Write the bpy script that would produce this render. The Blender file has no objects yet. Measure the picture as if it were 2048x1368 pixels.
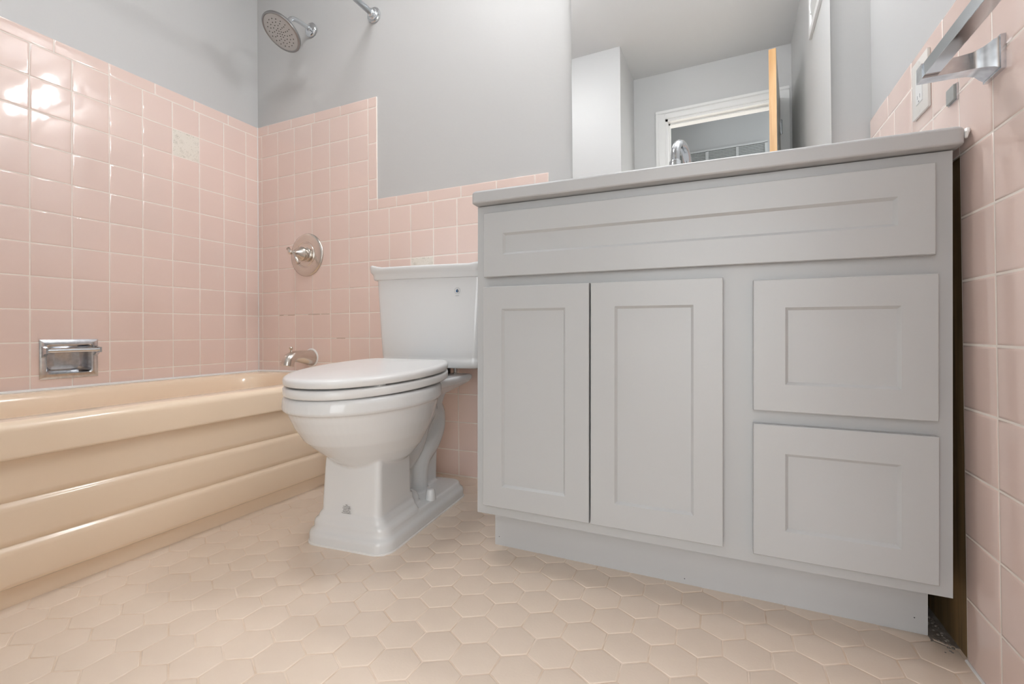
import bpy, bmesh, math, random
from mathutils import Vector, Matrix
random.seed(7)
PI = math.pi
scene = bpy.context.scene
C = scene.collection

# ------------------------------------------------------------------ camera
F_PX, YAW, PITCH, ROLL = 936.83, 0.42, 0.0067, -0.0087
CAM = Vector((2.0618, -1.5851, 0.5645))
fw = Vector((-math.sin(YAW), math.cos(YAW), 0)); rt = Vector((math.cos(YAW), math.sin(YAW), 0)); up = Vector((0, 0, 1))
fw2 = fw*math.cos(PITCH) + up*math.sin(PITCH); up2 = up*math.cos(PITCH) - fw*math.sin(PITCH)
r2 = rt*math.cos(ROLL) + up2*math.sin(ROLL); u2 = up2*math.cos(ROLL) - rt*math.sin(ROLL)
cam_d = bpy.data.cameras.new('camera'); cam = bpy.data.objects.new('camera', cam_d); C.objects.link(cam)
m = Matrix.Identity(4)
for i in range(3):
    m[i][0] = r2[i]; m[i][1] = u2[i]; m[i][2] = -fw2[i]; m[i][3] = CAM[i]
cam.matrix_world = m
cam_d.sensor_width = 36; cam_d.lens = 36*F_PX/2048
cam_d.shift_x = (1024 - 1023.54)/2048; cam_d.shift_y = -(684 - 657.32)/2048
cam_d.clip_start = 0.01
scene.camera = cam

# ------------------------------------------------------------------ world, lamp strengths, exposure
w = bpy.data.worlds.new('world'); scene.world = w; w.use_nodes = True
w.node_tree.nodes['Background'].inputs[0].default_value = (.95, .98, 1, 1)   # added even fill light, enters by the made-up hall openings
w.node_tree.nodes['Background'].inputs[1].default_value = 2.9
VANITY_LAMP, CEILING_FILL, HALL_FILL = 62.0, 11.0, 2.0  # ceiling and hall domes are lamps added for fill
scene.view_settings.view_transform = 'Standard'
scene.view_settings.look = 'None'
scene.view_settings.gamma = 1
scene.view_settings.use_curve_mapping = False
scene.view_settings.exposure = 0.68
scene.cycles.max_bounces = 8; scene.cycles.glossy_bounces = 3; scene.cycles.transmission_bounces = 2

# ------------------------------------------------------------------ materials
def mat(name, col, rough=.5, metal=0, spec=.5, bump=None, vary=0, emit=None, noise=None, coat=0):
    """bump=(scale,strength); vary=brightness variation per object; noise=(scale, second colour, amount)"""
    M = bpy.data.materials.new(name); M.use_nodes = True
    nt = M.node_tree; b = nt.nodes['Principled BSDF']
    b.inputs['Base Color'].default_value = (*col, 1); b.inputs['Roughness'].default_value = rough
    b.inputs['Metallic'].default_value = metal; b.inputs['Specular IOR Level'].default_value = spec
    b.inputs['Coat Weight'].default_value = coat; b.inputs['Coat Roughness'].default_value = .05
    last = None
    tc = nt.nodes.new('ShaderNodeTexCoord')
    if noise:
        n = nt.nodes.new('ShaderNodeTexNoise'); n.inputs['Scale'].default_value = noise[0]; n.inputs['Detail'].default_value = 4
        nt.links.new(tc.outputs['Object'], n.inputs['Vector'])
        r = nt.nodes.new('ShaderNodeValToRGB'); r.color_ramp.elements[0].position = .5 - noise[2]/2; r.color_ramp.elements[1].position = .5 + noise[2]/2
        r.color_ramp.elements[0].color = (*col, 1); r.color_ramp.elements[1].color = (*noise[1], 1)
        nt.links.new(n.outputs['Fac'], r.inputs['Fac']); last = r.outputs['Color']
        nt.links.new(last, b.inputs['Base Color'])
    if vary:
        oi = nt.nodes.new('ShaderNodeObjectInfo'); hs = nt.nodes.new('ShaderNodeHueSaturation')
        mr = nt.nodes.new('ShaderNodeMapRange'); mr.inputs['To Min'].default_value = 1 - vary; mr.inputs['To Max'].default_value = 1 + vary
        nt.links.new(oi.outputs['Random'], mr.inputs['Value']); nt.links.new(mr.outputs['Result'], hs.inputs['Value'])
        if last: nt.links.new(last, hs.inputs['Color'])
        else: hs.inputs['Color'].default_value = (*col, 1)
        nt.links.new(hs.outputs['Color'], b.inputs['Base Color'])
    if bump:
        n = nt.nodes.new('ShaderNodeTexNoise'); n.inputs['Scale'].default_value = bump[0]; n.inputs['Detail'].default_value = 3
        g = nt.nodes.new('ShaderNodeNewGeometry')
        nt.links.new(g.outputs['Position'], n.inputs['Vector'])
        bp = nt.nodes.new('ShaderNodeBump'); bp.inputs['Strength'].default_value = bump[1]; bp.inputs['Distance'].default_value = .002
        nt.links.new(n.outputs['Fac'], bp.inputs['Height']); nt.links.new(bp.outputs['Normal'], b.inputs['Normal'])
    if emit:
        b.inputs['Emission Color'].default_value = (*emit[0], 1); b.inputs['Emission Strength'].default_value = emit[1]
    return M
def wood_mat(name, c1, c2, axis, scale, rough):
    M = mat(name, c1, rough); nt = M.node_tree; b = nt.nodes['Principled BSDF']
    tc = nt.nodes.new('ShaderNodeTexCoord'); mp = nt.nodes.new('ShaderNodeMapping')
    sc = [scale]*3; sc[axis] = scale*.06; mp.inputs['Scale'].default_value = sc
    n = nt.nodes.new('ShaderNodeTexNoise'); n.inputs['Scale'].default_value = 1; n.inputs['Detail'].default_value = 6; n.inputs['Distortion'].default_value = .6
    r = nt.nodes.new('ShaderNodeValToRGB'); r.color_ramp.elements[0].position = .35; r.color_ramp.elements[1].position = .68
    r.color_ramp.elements[0].color = (*c1, 1); r.color_ramp.elements[1].color = (*c2, 1)
    nt.links.new(tc.outputs['Object'], mp.inputs['Vector']); nt.links.new(mp.outputs['Vector'], n.inputs['Vector'])
    nt.links.new(n.outputs['Fac'], r.inputs['Fac']); nt.links.new(r.outputs['Color'], b.inputs['Base Color'])
    return M
def decor_mat():
    """white glazed tile with small gold-grey blossoms printed on it"""
    M = mat('decor_glaze', (.80, .77, .72), .12); nt = M.node_tree; b = nt.nodes['Principled BSDF']
    tc = nt.nodes.new('ShaderNodeTexCoord')
    def vor(scale, r0, r1):
        v = nt.nodes.new('ShaderNodeTexVoronoi'); v.inputs['Scale'].default_value = scale; v.inputs['Randomness'].default_value = .85
        nt.links.new(tc.outputs['Object'], v.inputs['Vector'])
        r = nt.nodes.new('ShaderNodeValToRGB'); e = r.color_ramp.elements
        e[0].position = r0; e[0].color = (1, 1, 1, 1); e[1].position = r1; e[1].color = (0, 0, 0, 1)
        nt.links.new(v.outputs['Distance'], r.inputs['Fac']); return r
    a = vor(150, .12, .3); bb = vor(42, .38, .46); dots = vor(480, .25, .45); core = vor(42, .10, .16)
    mul = nt.nodes.new('ShaderNodeMath'); mul.operation = 'MULTIPLY'
    nt.links.new(bb.outputs['Color'], mul.inputs[0]); nt.links.new(dots.outputs['Color'], mul.inputs[1])
    mx = nt.nodes.new('ShaderNodeMath'); mx.operation = 'MAXIMUM'
    nt.links.new(mul.outputs[0], mx.inputs[0]); nt.links.new(core.outputs['Color'], mx.inputs[1])
    ad = nt.nodes.new('ShaderNodeMath'); ad.operation = 'MULTIPLY_ADD'; ad.inputs[1].default_value = .45; ad.use_clamp = True
    nt.links.new(a.outputs['Color'], ad.inputs[0]); nt.links.new(mx.outputs[0], ad.inputs[2])
    mix = nt.nodes.new('ShaderNodeMix'); mix.data_type = 'RGBA'
    mix.inputs[6].default_value = (.86, .81, .73, 1); mix.inputs[7].default_value = (.42, .38, .30, 1)
    nt.links.new(ad.outputs[0], mix.inputs[0]); nt.links.new(mix.outputs[2], b.inputs['Base Color'])
    return M
PAINT = mat('wall_paint', (.595, .597, .595), .45, bump=(90, .12))
CEIL = mat('ceiling_paint', (.70, .705, .71), .6, bump=(120, .1))
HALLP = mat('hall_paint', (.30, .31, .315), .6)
PINK = mat('pink_glaze', (.85, .675, .61), .06, spec=.75, bump=(14, .08), vary=.012)
GROUT = mat('wall_grout', (.93, .87, .81), .8, noise=(60, (.88, .80, .73), .5))
HEX = mat('hex_tile', (.86, .725, .605), .32, bump=(260, .08), vary=.018, noise=(22, (.835, .70, .58), .5))
FGROUT = mat('floor_grout', (.90, .76, .64), .8, noise=(25, (.76, .60, .46), .35))
MORTAR = mat('raw_mortar', (.30, .27, .24), .95, noise=(55, (.16, .13, .11), .5), bump=(300, .6))
TUB = mat('tub_enamel', (.96, .78, .595), .14, bump=(9, .05))
CAULK = mat('caulk', (.88, .87, .85), .5)
CHINA = mat('white_china', (.80, .81, .815), .07)
SEATM = mat('seat_plastic', (.82, .82, .815), .22)
CAB = mat('cabinet_paint', (.52, .53, .535), .33, bump=(320, .04))
TOEM = mat('toe_kick_paint', (.58, .585, .59), .4)
TOP = mat('cultured_marble', (.52, .525, .53), .32)
CHROME = mat('chrome', (.72, .75, .78), .10, 1)
WORN = mat('worn_chrome', (.74, .76, .79), .20, 1, noise=(70, (.56, .57, .60), .35))
NICKEL = mat('brushed_nickel', (.68, .635, .585), .22, 1)
SHOWERM = mat('shower_nickel', (.34, .34, .34), .34, 1)
FACE = mat('shower_face', (.52, .53, .53), .4)
DARK = mat('dark_rubber', (.05, .05, .05), .6)
GAP = mat('cabinet_inside', (.06, .05, .045), .8)
WOOD = wood_mat('raw_plywood', (.14, .085, .035), (.26, .17, .075), 2, 60, .7)
DOORW = wood_mat('door_edge_wood', (.62, .33, .12), (.80, .50, .23), 2, 40, .4)
WHITEP = mat('white_trim_paint', (.83, .83, .82), .28)
PLAST = mat('white_plastic', (.80, .77, .73), .3)
CLIPM = mat('clip_grey', (.36, .37, .36), .5)
BLUE = mat('print_blue', (.01, .10, .26), .4)
INK = mat('print_grey', (.20, .20, .22), .5)
INKL = mat('print_pale', (.55, .57, .58), .5)
MIRR = mat('mirror_silver', (.93, .94, .94), .0, 1)
GLASSE = mat('mirror_edge', (.35, .38, .37), .2)
GRILLE = mat('grille_grey', (.30, .32, .32), .5)
GLOBE = mat('frosted_globe', (.9, .9, .9), .3, emit=((.985, .99, 1), VANITY_LAMP))
FILL_DOME = mat('ceiling_fill_dome', (.9, .9, .9), .3, emit=((.985, .99, 1), CEILING_FILL))
HALL_FILL_DOME = mat('hall_fill_dome', (.9, .9, .9), .3, emit=((.985, .99, 1), HALL_FILL))
DECOR = decor_mat()

# ------------------------------------------------------------------ mesh helpers
def mesh_obj(name, bm, material, parent=None, smooth=False, mw=None, autosmooth=None):
    bmesh.ops.recalc_face_normals(bm, faces=bm.faces[:])
    me = bpy.data.meshes.new(name); bm.to_mesh(me); bm.free()
    me.materials.append(material)
    if smooth or autosmooth:
        me.polygons.foreach_set('use_smooth', [True]*len(me.polygons))
        if autosmooth: me.set_sharp_from_angle(angle=math.radians(autosmooth))
    o = bpy.data.objects.new(name, me); C.objects.link(o)
    if parent: o.parent = parent
    if mw is not None: o.matrix_local = mw
    return o
def inst(src, name, parent, ml):
    o = bpy.data.objects.new(name, src); C.objects.link(o); o.parent = parent; o.matrix_local = ml; return o
def empty(name, mw=None):
    o = bpy.data.objects.new(name, None); C.objects.link(o); o.empty_display_size = .05
    if mw is not None: o.matrix_world = mw
    return o
def tag(o, label, cat, group=None, kind=None):
    o['label'] = label; o['category'] = cat
    if group: o['group'] = group
    if kind: o['kind'] = kind
    return o
def box(bm, x0, x1, y0, y1, z0, z1):
    v = [bm.verts.new((x, y, z)) for z in (z0, z1) for y in (y0, y1) for x in (x0, x1)]
    for f in ((0, 2, 3, 1), (4, 5, 7, 6), (0, 1, 5, 4), (2, 6, 7, 3), (0, 4, 6, 2), (1, 3, 7, 5)):
        bm.faces.new([v[i] for i in f])
def boxbm(*a, bev=0, seg=2):
    bm = bmesh.new(); box(bm, *a)
    if bev: bmesh.ops.bevel(bm, geom=bm.edges[:], offset=bev, segments=seg, affect='EDGES', profile=.6)
    return bm
def loft(bm, rings, cap0=True, cap1=True, closed=True):
    vs = [[bm.verts.new(p) for p in r] for r in rings]
    n = len(vs[0])
    for a, b in zip(vs, vs[1:]):
        for i in range(n if closed else n-1):
            j = (i+1) % n
            bm.faces.new((a[i], a[j], b[j], b[i]))
    if cap0: bm.faces.new(vs[0][::-1])
    if cap1: bm.faces.new(vs[-1])
    return vs
def rrect(x0, x1, y0, y1, r, z, n=6, bulge=0):
    pts = []
    for cx, cy, a0 in ((x1-r, y1-r, 0), (x0+r, y1-r, 90), (x0+r, y0+r, 180), (x1-r, y0+r, 270)):
        for k in range(n+1):
            a = math.radians(a0 + 90*k/n); pts.append([cx + r*math.cos(a), cy + r*math.sin(a), z])
    if bulge:   # front (low y) side bows out
        full = []
        for i, p in enumerate(pts):
            q = pts[(i+1) % len(pts)]; full.append(p)
            if i % (n+1) == n:
                for k in range(1, 12): full.append([p[j] + (q[j]-p[j])*k/12 for j in range(3)])
        pts = full; hx = (x1-x0)/2; cx = (x0+x1)/2
        for p in pts:
            if p[1] < (y0+y1)/2: p[1] -= bulge*(1 - ((p[0]-cx)/hx)**2)*min(1, ((y0+y1)/2 - p[1])/((y1-y0)/2))
    return [Vector(p) for p in pts]
def tube(bm, path, rad, n=16, caps=True):
    path = [Vector(p) for p in path]; rings = []; prev = None
    for i, p in enumerate(path):
        t = (path[min(i+1, len(path)-1)] - path[max(i-1, 0)]).normalized()
        if prev is None:
            a = Vector((0, 0, 1)) if abs(t.z) < .9 else Vector((1, 0, 0)); nrm = t.cross(a).normalized()
        else: nrm = (prev - t*prev.dot(t)).normalized()
        prev = nrm; bi = t.cross(nrm); r = rad[i] if isinstance(rad, (list, tuple)) else rad
        rings.append([p + r*(math.cos(2*PI*k/n)*nrm + math.sin(2*PI*k/n)*bi) for k in range(n)])
    loft(bm, rings, caps, caps)
def lathe(bm, o, axis, prof, n=32):
    """prof: list of (distance along axis, radius)"""
    o = Vector(o); ax = Vector(axis).normalized()
    tube_pts = [o + ax*d for d, r in prof]
    a = Vector((0, 0, 1)) if abs(ax.z) < .9 else Vector((1, 0, 0)); u = ax.cross(a).normalized(); v = ax.cross(u)
    loft(bm, [[p + max(r, 1e-4)*(math.cos(2*PI*k/n)*u + math.sin(2*PI*k/n)*v) for k in range(n)] for p, (d, r) in zip(tube_pts, prof)])
def spline(pts, sub=6):
    pts = [Vector(tuple(p) + (0,)*(3-len(p))) for p in pts]; out = []
    for i in range(len(pts)-1):
        p0 = pts[max(i-1, 0)]; p1 = pts[i]; p2 = pts[i+1]; p3 = pts[min(i+2, len(pts)-1)]
        for k in range(sub):
            t = k/sub
            out.append(.5*((2*p1) + (p2-p0)*t + (2*p0-5*p1+4*p2-p3)*t*t + (3*p1-p0-3*p2+p3)*t**3))
    out.append(pts[-1]); return out
def basis(o, u, v, n):
    M = Matrix.Identity(4)
    for i in range(3): M[i][0] = u[i]; M[i][1] = v[i]; M[i][2] = n[i]; M[i][3] = o[i]
    return M
# slope of the old floor: everything that stands on it shares this tilt
TILT = Matrix.Translation((1.5, 0, 0)) @ Matrix.Rotation(.0108, 4, 'Y') @ Matrix.Translation((-1.5, 0, 0))

# ------------------------------------------------------------------ tiles
_tm = {}
def tile_mesh(a, b, name='tile', material=None, bull=False):
    key = (round(a, 4), round(b, 4), name, material.name)
    if key in _tm: return _tm[key]
    bm = bmesh.new(); rings = []
    for ins, h in ((0, -.0065), (0, -.0011), (.0006, -.0005), (.0016, -.0001), (.0045, 0)):
        ins = min(ins, a*.3, b*.3)
        x, y = a/2 - ins, b/2 - ins
        rings.append([Vector((-x, -y, h)), Vector((x, -y, h)), Vector((x, y, h)), Vector((-x, y, h))])
    loft(bm, rings, False, True)
    me = bpy.data.meshes.new(name); bmesh.ops.recalc_face_normals(bm, faces=bm.faces[:]); bm.to_mesh(me); bm.free()
    me.materials.append(material); me.polygons.foreach_set('use_smooth', [True]*len(me.polygons))
    _tm[key] = me; return me
G = .0027   # joint width
def place_tile(parent, axes, u0, u1, v0, v1, material=PINK, name='tile', plane=0.0, g=G):
    a, b = u1 - u0 - g, v1 - v0 - g
    if a < .004 or b < .004: return
    U, V, N = axes; o = U*((u0+u1)/2) + V*((v0+v1)/2) + N*(plane + random.uniform(-.0002, .00025))
    Mx = basis(o, U, V, N) @ Matrix.Rotation(random.uniform(-.0014, .0014), 4, 'X') @ Matrix.Rotation(random.uniform(-.0014, .0014), 4, 'Y')
    return inst(tile_mesh(a, b, name, material), name, parent, Mx)
P = .1095
X, Y, Z = Vector((1, 0, 0)), Vector((0, 1, 0)), Vector((0, 0, 1))
W = 2.4438; ZC = 2.415; YD = -1.937; YB = -1.477; XB = 1.446
ZT = 1.5279; RIM = .3835

# ---- left wall: painted slab, grout bed, tiles
SOAP = (-.800, -.655, .4375, .5375)   # opening for the recessed soap dish (y0,y1,z0,z1)
bm = bmesh.new()
def slab_with_hole(bm, x0, x1, y0, y1, z0, z1, h):
    box(bm, x0, x1, y0, h[0], z0, z1); box(bm, x0, x1, h[1], y1, z0, z1)
    box(bm, x0, x1, h[0], h[1], z0, h[2]); box(bm, x0, x1, h[0], h[1], h[3], z1)
slab_with_hole(bm, -.12, -.006, YB, .12, -.05, ZC, SOAP)
wall_left = tag(mesh_obj('wall_left', bm, PAINT), 'white painted wall above pink tiles along the bathtub', 'wall', kind='structure')
bm = bmesh.new(); slab_with_hole(bm, -.0055, -.0006, YB, .0, .37, ZT+.045, SOAP); mesh_obj('grout', bm, GROUT, wall_left)
AL = (Y, Z, X)
rows = [(ZT - (k+1)*P, ZT - k*P) for k in range(10)] + [(RIM + .002, ZT - 10*P)]
ys = [0] + [-(.1723 + (j-1)*P) for j in range(0, 14)] + [YB]
ys = [y for y in ys[:-1] if y > YB + .004] + [YB]
for ci, (y1, y0) in enumerate(zip(ys, ys[1:])):
    for k, (z0, z1) in enumerate(rows):
        u0, u1 = y0, y1
        if k == 9 and u0 < SOAP[1] and u1 > SOAP[0]:
            if u0 < SOAP[0]: u1 = SOAP[0]
            elif u1 > SOAP[1]: u0 = SOAP[1]
        dec = (ci == 3 and k == 1)
        t = place_tile(wall_left, AL, u0, u1, z0, z1, DECOR if dec else PINK, 'decor_tile' if dec else 'tile')
        if dec: t['label'] = 'white tile with small gold flower print'
tj = [0, -.1499, -.3029, -.456, -.6106, -.7675, -.921, -1.075, -1.229, -1.383, YB]
for a, b in zip(tj, tj[1:]): place_tile(wall_left, AL, b, a, ZT, ZT + .0465, name='trim_tile')

# ---- back wall
XT, XE = .685, 1.5035
bm = boxbm(-.12, W+.12, .006, .12, -.05, ZC)
wall_back = tag(mesh_obj('wall_back', bm, PAINT), 'white painted back wall with pink tile wainscot behind toilet', 'wall', kind='structure')
bm = bmesh.new()
box(bm, 0, XT+.0455, .0006, .0055, .36, ZT+.045); box(bm, XT+.0455, XE-.001, .0006, .0055, -.03, ZT-4*P+.045); box(bm, .70, XT+.0455, .0006, .0055, -.03, .36)
mesh_obj('grout', bm, GROUT, wall_back)
AB = (X, Z, -Y)
xs = [0] + [.1374 + (j-1)*P for j in range(0, 13)] + [XE]
for ci, (x0, x1) in enumerate(zip(xs, xs[1:])):
    for k in range(14):
        z1 = ZT - k*P; z0 = z1 - P
        if k == 13: z0 = .006
        if x0 > XT - .01 and k < 4: continue
        if k >= 10 and x0 < .70:
            if k == 10: z0 = RIM + .001
            else: continue
        dec = (ci == 9 and k == 6)
        t = place_tile(wall_back, AB, x0, x1, z0, z1, DECOR if dec else PINK, 'decor_tile' if dec else 'tile')
        if dec: t['label'] = 'white tile with small gold flower print'
for a, b in zip([0, .0727, .2274, .3751, .5296], [.0727, .2274, .3751, .5296, XT]): place_tile(wall_back, AB, a, b, ZT, ZT+.0465, name='trim_tile')
for a, b in zip([ZT-4*P+.0465, 1.2212, 1.3754, ZT], [1.2212, 1.3754, ZT, ZT+.0465]): place_tile(wall_back, AB, XT, XT+.0465, a, b, name='trim_tile')
lt = [XT, .7336, .8331, .9893, 1.1415, 1.2962, 1.4505, XE]
for a, b in zip(lt, lt[1:]): place_tile(wall_back, AB, a, b, ZT-4*P, ZT-4*P+.0465, name='trim_tile')
bm = bmesh.new(); tube(bm, [(.0008, -.0008, RIM+.004), (.0008, -.0008, ZT+.046)], .0022, 8); mesh_obj('corner_caulk', bm, CAULK, wall_back)
# flaked brown grout in two joints behind the valve
bm = bmesh.new()
for x0, x1, k in ((.145, .17, 8), (.20, .245, 8), (.33, .40, 8), (.41, .46, 8), (.50, .55, 9)):
    z = ZT - k*P
    box(bm, x0, x1, -.0002, .003, z-.0008, z+.0006)
mesh_obj('flaked_grout', bm, mat('flaked_grout', (.35, .19, .10), .9), wall_back)

# ---- right wall: tiles leave out the place of an older vanity, where bare plywood shows
YC, ZRC = -.5245, .8645
bm = bmesh.new()
box(bm, W+.006, W+.12, YD-.1, .12, -.05, ZC)
wall_right = tag(mesh_obj('wall_right', bm, PAINT), 'white painted right wall with pink tiles below', 'wall', kind='structure')
bm = bmesh.new(); box(bm, W+.0006, W+.0055, YD, YC+.0002, -.03, 1.135); box(bm, W+.0006, W+.0055, YC+.0002, 0, ZRC, 1.135)
mesh_obj('grout', bm, GROUT, wall_right)
bb = mesh_obj('backing_board', boxbm(W+.0035, W+.0058, YC+.001, -.002, -.02, ZRC-.001), WOOD, wall_right)
bb['label'] = 'bare brown plywood left untiled behind vanity'
AR = (-Y, Z, -X)
vl = [-.0] + [.0865 + P*j for j in range(18)]
vl = [v for v in vl if v < -YD] + [-YD]
zl = [ZRC + 2*P - P*k for k in range(10)] + [-.013]
for u0, u1 in zip(vl, vl[1:]):
    for k, (z1, z0) in enumerate(zip(zl, zl[1:])):
        if k >= 2 and u0 < -YC - .01: continue
        place_tile(wall_right, AR, u0, u1, z0, z1, plane=-W)
tr = [.0, .1505, .3061, .4631, .617, .771, .925, 1.079, 1.233, 1.387, 1.541, 1.695, 1.849, -YD]
for a, b in zip(tr, tr[1:]): place_tile(wall_right, AR, a, b, ZRC+2*P, 1.141, name='trim_tile', plane=-W)

# ---- ceiling, tub end wall, door wall, hall behind the camera
tag(mesh_obj('ceiling', boxbm(-.12, 2.9, -2.95, .12, ZC, ZC+.1), CEIL), 'white painted flat ceiling seen in the mirror', 'ceiling', kind='structure')
tag(mesh_obj('wall_alcove', boxbm(-.12, XB, YD-.12, YB, -.05, ZC), PAINT), 'white wall block closing the end of the tub', 'wall', kind='structure')
DX0, DX1, DZ = 1.668, 2.366, 2.076
bm = bmesh.new(); box(bm, XB, DX0, YD-.12, YD, -.05, ZC); box(bm, DX1, W+.12, YD-.12, YD, -.05, ZC); box(bm, DX0, DX1, YD-.12, YD, DZ, ZC)
tag(mesh_obj('wall_front', bm, PAINT), 'white wall with doorway, seen only in the mirror', 'wall', kind='structure')
bm = bmesh.new()
for x0, x1, z0, z1 in ((DX0-.066, DX0, -.02, DZ+.056), (DX1, DX1+.070, -.02, DZ+.056), (DX0, DX1, DZ, DZ+.056)):
    box(bm, x0, x1, YD, YD+.012, z0, z1)
for x0, x1, z0, z1 in ((DX0-.066, DX0-.046, -.02, DZ+.040), (DX0-.066, DX1+.070, DZ+.040, DZ+.062)):
    box(bm, x0, x1, YD+.012, YD+.020, z0, z1)
bmesh.ops.bevel(bm, geom=bm.edges[:], offset=.003, segments=2, affect='EDGES')
trim1 = tag(mesh_obj('trim_1', bm, WHITEP), 'white moulded casing around the doorway in the mirror', 'door casing', kind='structure')
bm = bmesh.new()
box(bm, DX0, DX0+.016, YD-.13, YD+.004, -.02, DZ); box(bm, DX1-.016, DX1, YD-.13, YD+.004, -.02, DZ); box(bm, DX0, DX1, YD-.13, YD+.004, DZ-.016, DZ)
box(bm, DX0+.016, DX0+.027, YD-.09, YD-.045, -.02, DZ-.016); box(bm, DX0+.016, DX1-.016, YD-.09, YD-.045, DZ-.027, DZ-.016)
mesh_obj('door_jamb', bm, WHITEP, trim1)
# made-up openings under the grille and at the hall end admit fill light
for nm, b, lb in (('wall_hall_far', (1.2, 2.9, -2.92, -2.80, 1.78, ZC), 'grey hallway wall above a made-up light opening, seen through the mirrored doorway'), ('wall_hall_left', (1.2, 1.32, -2.80, YD-.12, -.05, ZC), 'grey hallway end wall left of the doorway'), ('wall_hall_near', (W+.12, 2.9, YD-.12, YD-.02, -.05, ZC), 'grey hallway wall beside the door frame')):
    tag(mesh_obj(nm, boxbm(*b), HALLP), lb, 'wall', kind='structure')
tag(mesh_obj('floor_hall', boxbm(-1.5, 6.0, -7.0, YD-.02, -.09, -.03), mat('hall_floor', (.42, .36, .30), .5)), 'plain hallway floor beyond the doorway', 'floor', kind='structure')  # extended far past the hall to stop background light from below

# ---- floor with hexagon tiles (tilted with the house)
floor = tag(mesh_obj('floor', boxbm(-.1, W+.10, YD-.03, .10, -.08, -.0007), FGROUT), 'beige hexagon tile floor with pale grout', 'floor', kind='structure')
floor.matrix_world = TILT
mp = mesh_obj('mortar_patch', boxbm(2.408, W+.004, -.49, -.02, -.004, -.0002), MORTAR, floor); mp['label'] = 'bare grey mortar strip beside the vanity plinth'
HP, HR = .0785, .0785/math.sqrt(3)
def clip(poly, a, b, c):   # keep a*x+b*y<=c
    out = []
    for i, p in enumerate(poly):
        q = poly[(i+1) % len(poly)]; dp = a*p[0]+b*p[1]-c; dq = a*q[0]+b*q[1]-c
        if dp <= 0: out.append(p)
        if dp*dq < 0:
            t = dp/(dp-dq); out.append((p[0]+(q[0]-p[0])*t, p[1]+(q[1]-p[1])*t))
    return out
def hex_prism(poly):
    bm = bmesh.new(); cx = sum(p[0] for p in poly)/len(poly); cy = sum(p[1] for p in poly)/len(poly)
    rings = []
    for s, h in ((0, -.004), (0, -.0009), (.0009, -.0002), (.0022, 0)):
        rings.append([Vector((p[0]+(cx-p[0])*s/.04, p[1]+(cy-p[1])*s/.04, h)) for p in poly])
    loft(bm, rings, False, True)
    me = bpy.data.meshes.new('hex_tile'); bmesh.ops.recalc_face_normals(bm, faces=bm.faces[:]); bm.to_mesh(me); bm.free()
    me.materials.append(HEX); me.polygons.foreach_set('use_smooth', [True]*len(me.polygons)); return me
RH = HR - .0014
hexpoly = [(RH*math.cos(math.radians(30+60*k)), RH*math.sin(math.radians(30+60*k))) for k in range(6)]
full_hex = hex_prism(hexpoly); rest = bmesh.new(); spots = []
for j in range(-14, 13):
    for i in range(-14, 15):
        cx = 1.5481 + HP*(i + .5*(j % 2)); cy = -.7984 + 1.5*HR*j
        if not (.66 < cx < W+.03 and YD-.02 < cy < .03): continue
        if cx > 1.55 and cy > -.42 and cx < 2.44: continue
        spots.append((cx, cy))
def seen(cx, cy):   # nearest visible ones first
    return (cx-CAM.x)**2 + (cy-CAM.y)**2 + (50 if (cy < -1.35 or Vector((cx-CAM.x, cy-CAM.y, 0)).normalized().dot(fw) < .62) else 0)
spots.sort(key=lambda s: seen(*s))
for q, (cx, cy) in enumerate(spots):
    poly = [(cx+a, cy+b) for a, b in hexpoly]; n0 = len(poly)
    cl = clip(clip(clip(clip(poly, -1, 0, -.722), 1, 0, W-.003), 0, 1, -.003), 0, -1, -YD)
    if cx > 2.3 and cy > -.56:
        cl = clip(cl, .0, 1, -.468) if cx < 2.41 else clip(cl, .45, 1, .45*2.41-.472)
    if len(cl) < 3: continue
    same = cl == poly
    dz = random.uniform(-.0002, .0002); M0 = Matrix.Translation((0, 0, dz)) @ Matrix.Rotation(random.uniform(-.0018, .0018), 4, 'X') @ Matrix.Rotation(random.uniform(-.0018, .0018), 4, 'Y')
    if q < 300:
        if same: inst(full_hex, 'hex_tile', floor, Matrix.Translation((cx, cy, 0)) @ M0)
        else:
            gx = sum(p[0] for p in cl)/len(cl); gy = sum(p[1] for p in cl)/len(cl)
            inst(hex_prism([(p[0]-gx, p[1]-gy) for p in cl]), 'hex_tile', floor, Matrix.Translation((gx, gy, dz)))
    else:
        loft(rest, [[Vector((x, y, h)) for x, y in cl] for h in (-.004, 0)], False, True)
if len(rest.verts):
    o = mesh_obj('hex_tiles_out_of_view', rest, HEX, floor); o['kind'] = 'stuff'
# gravel crumbs along the bare strip
bm = bmesh.new()
for k in range(60):
    t = random.random(); x = 2.436 - random.random()**2*.018; y = -.515 + t*.2; s = random.uniform(.0012, .0034)
    bmesh.ops.create_icosphere(bm, subdivisions=1, radius=s, matrix=Matrix.Translation((x, y, -.001+s*.4)))
o = mesh_obj('mortar_crumbs', bm, MORTAR, floor); o['kind'] = 'stuff'
bm = bmesh.new(); tube(bm, [(W-.001, YC-.002, .0), (W-.001, YD, .0)], .003, 8); mesh_obj('caulk', bm, CAULK, floor)

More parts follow.
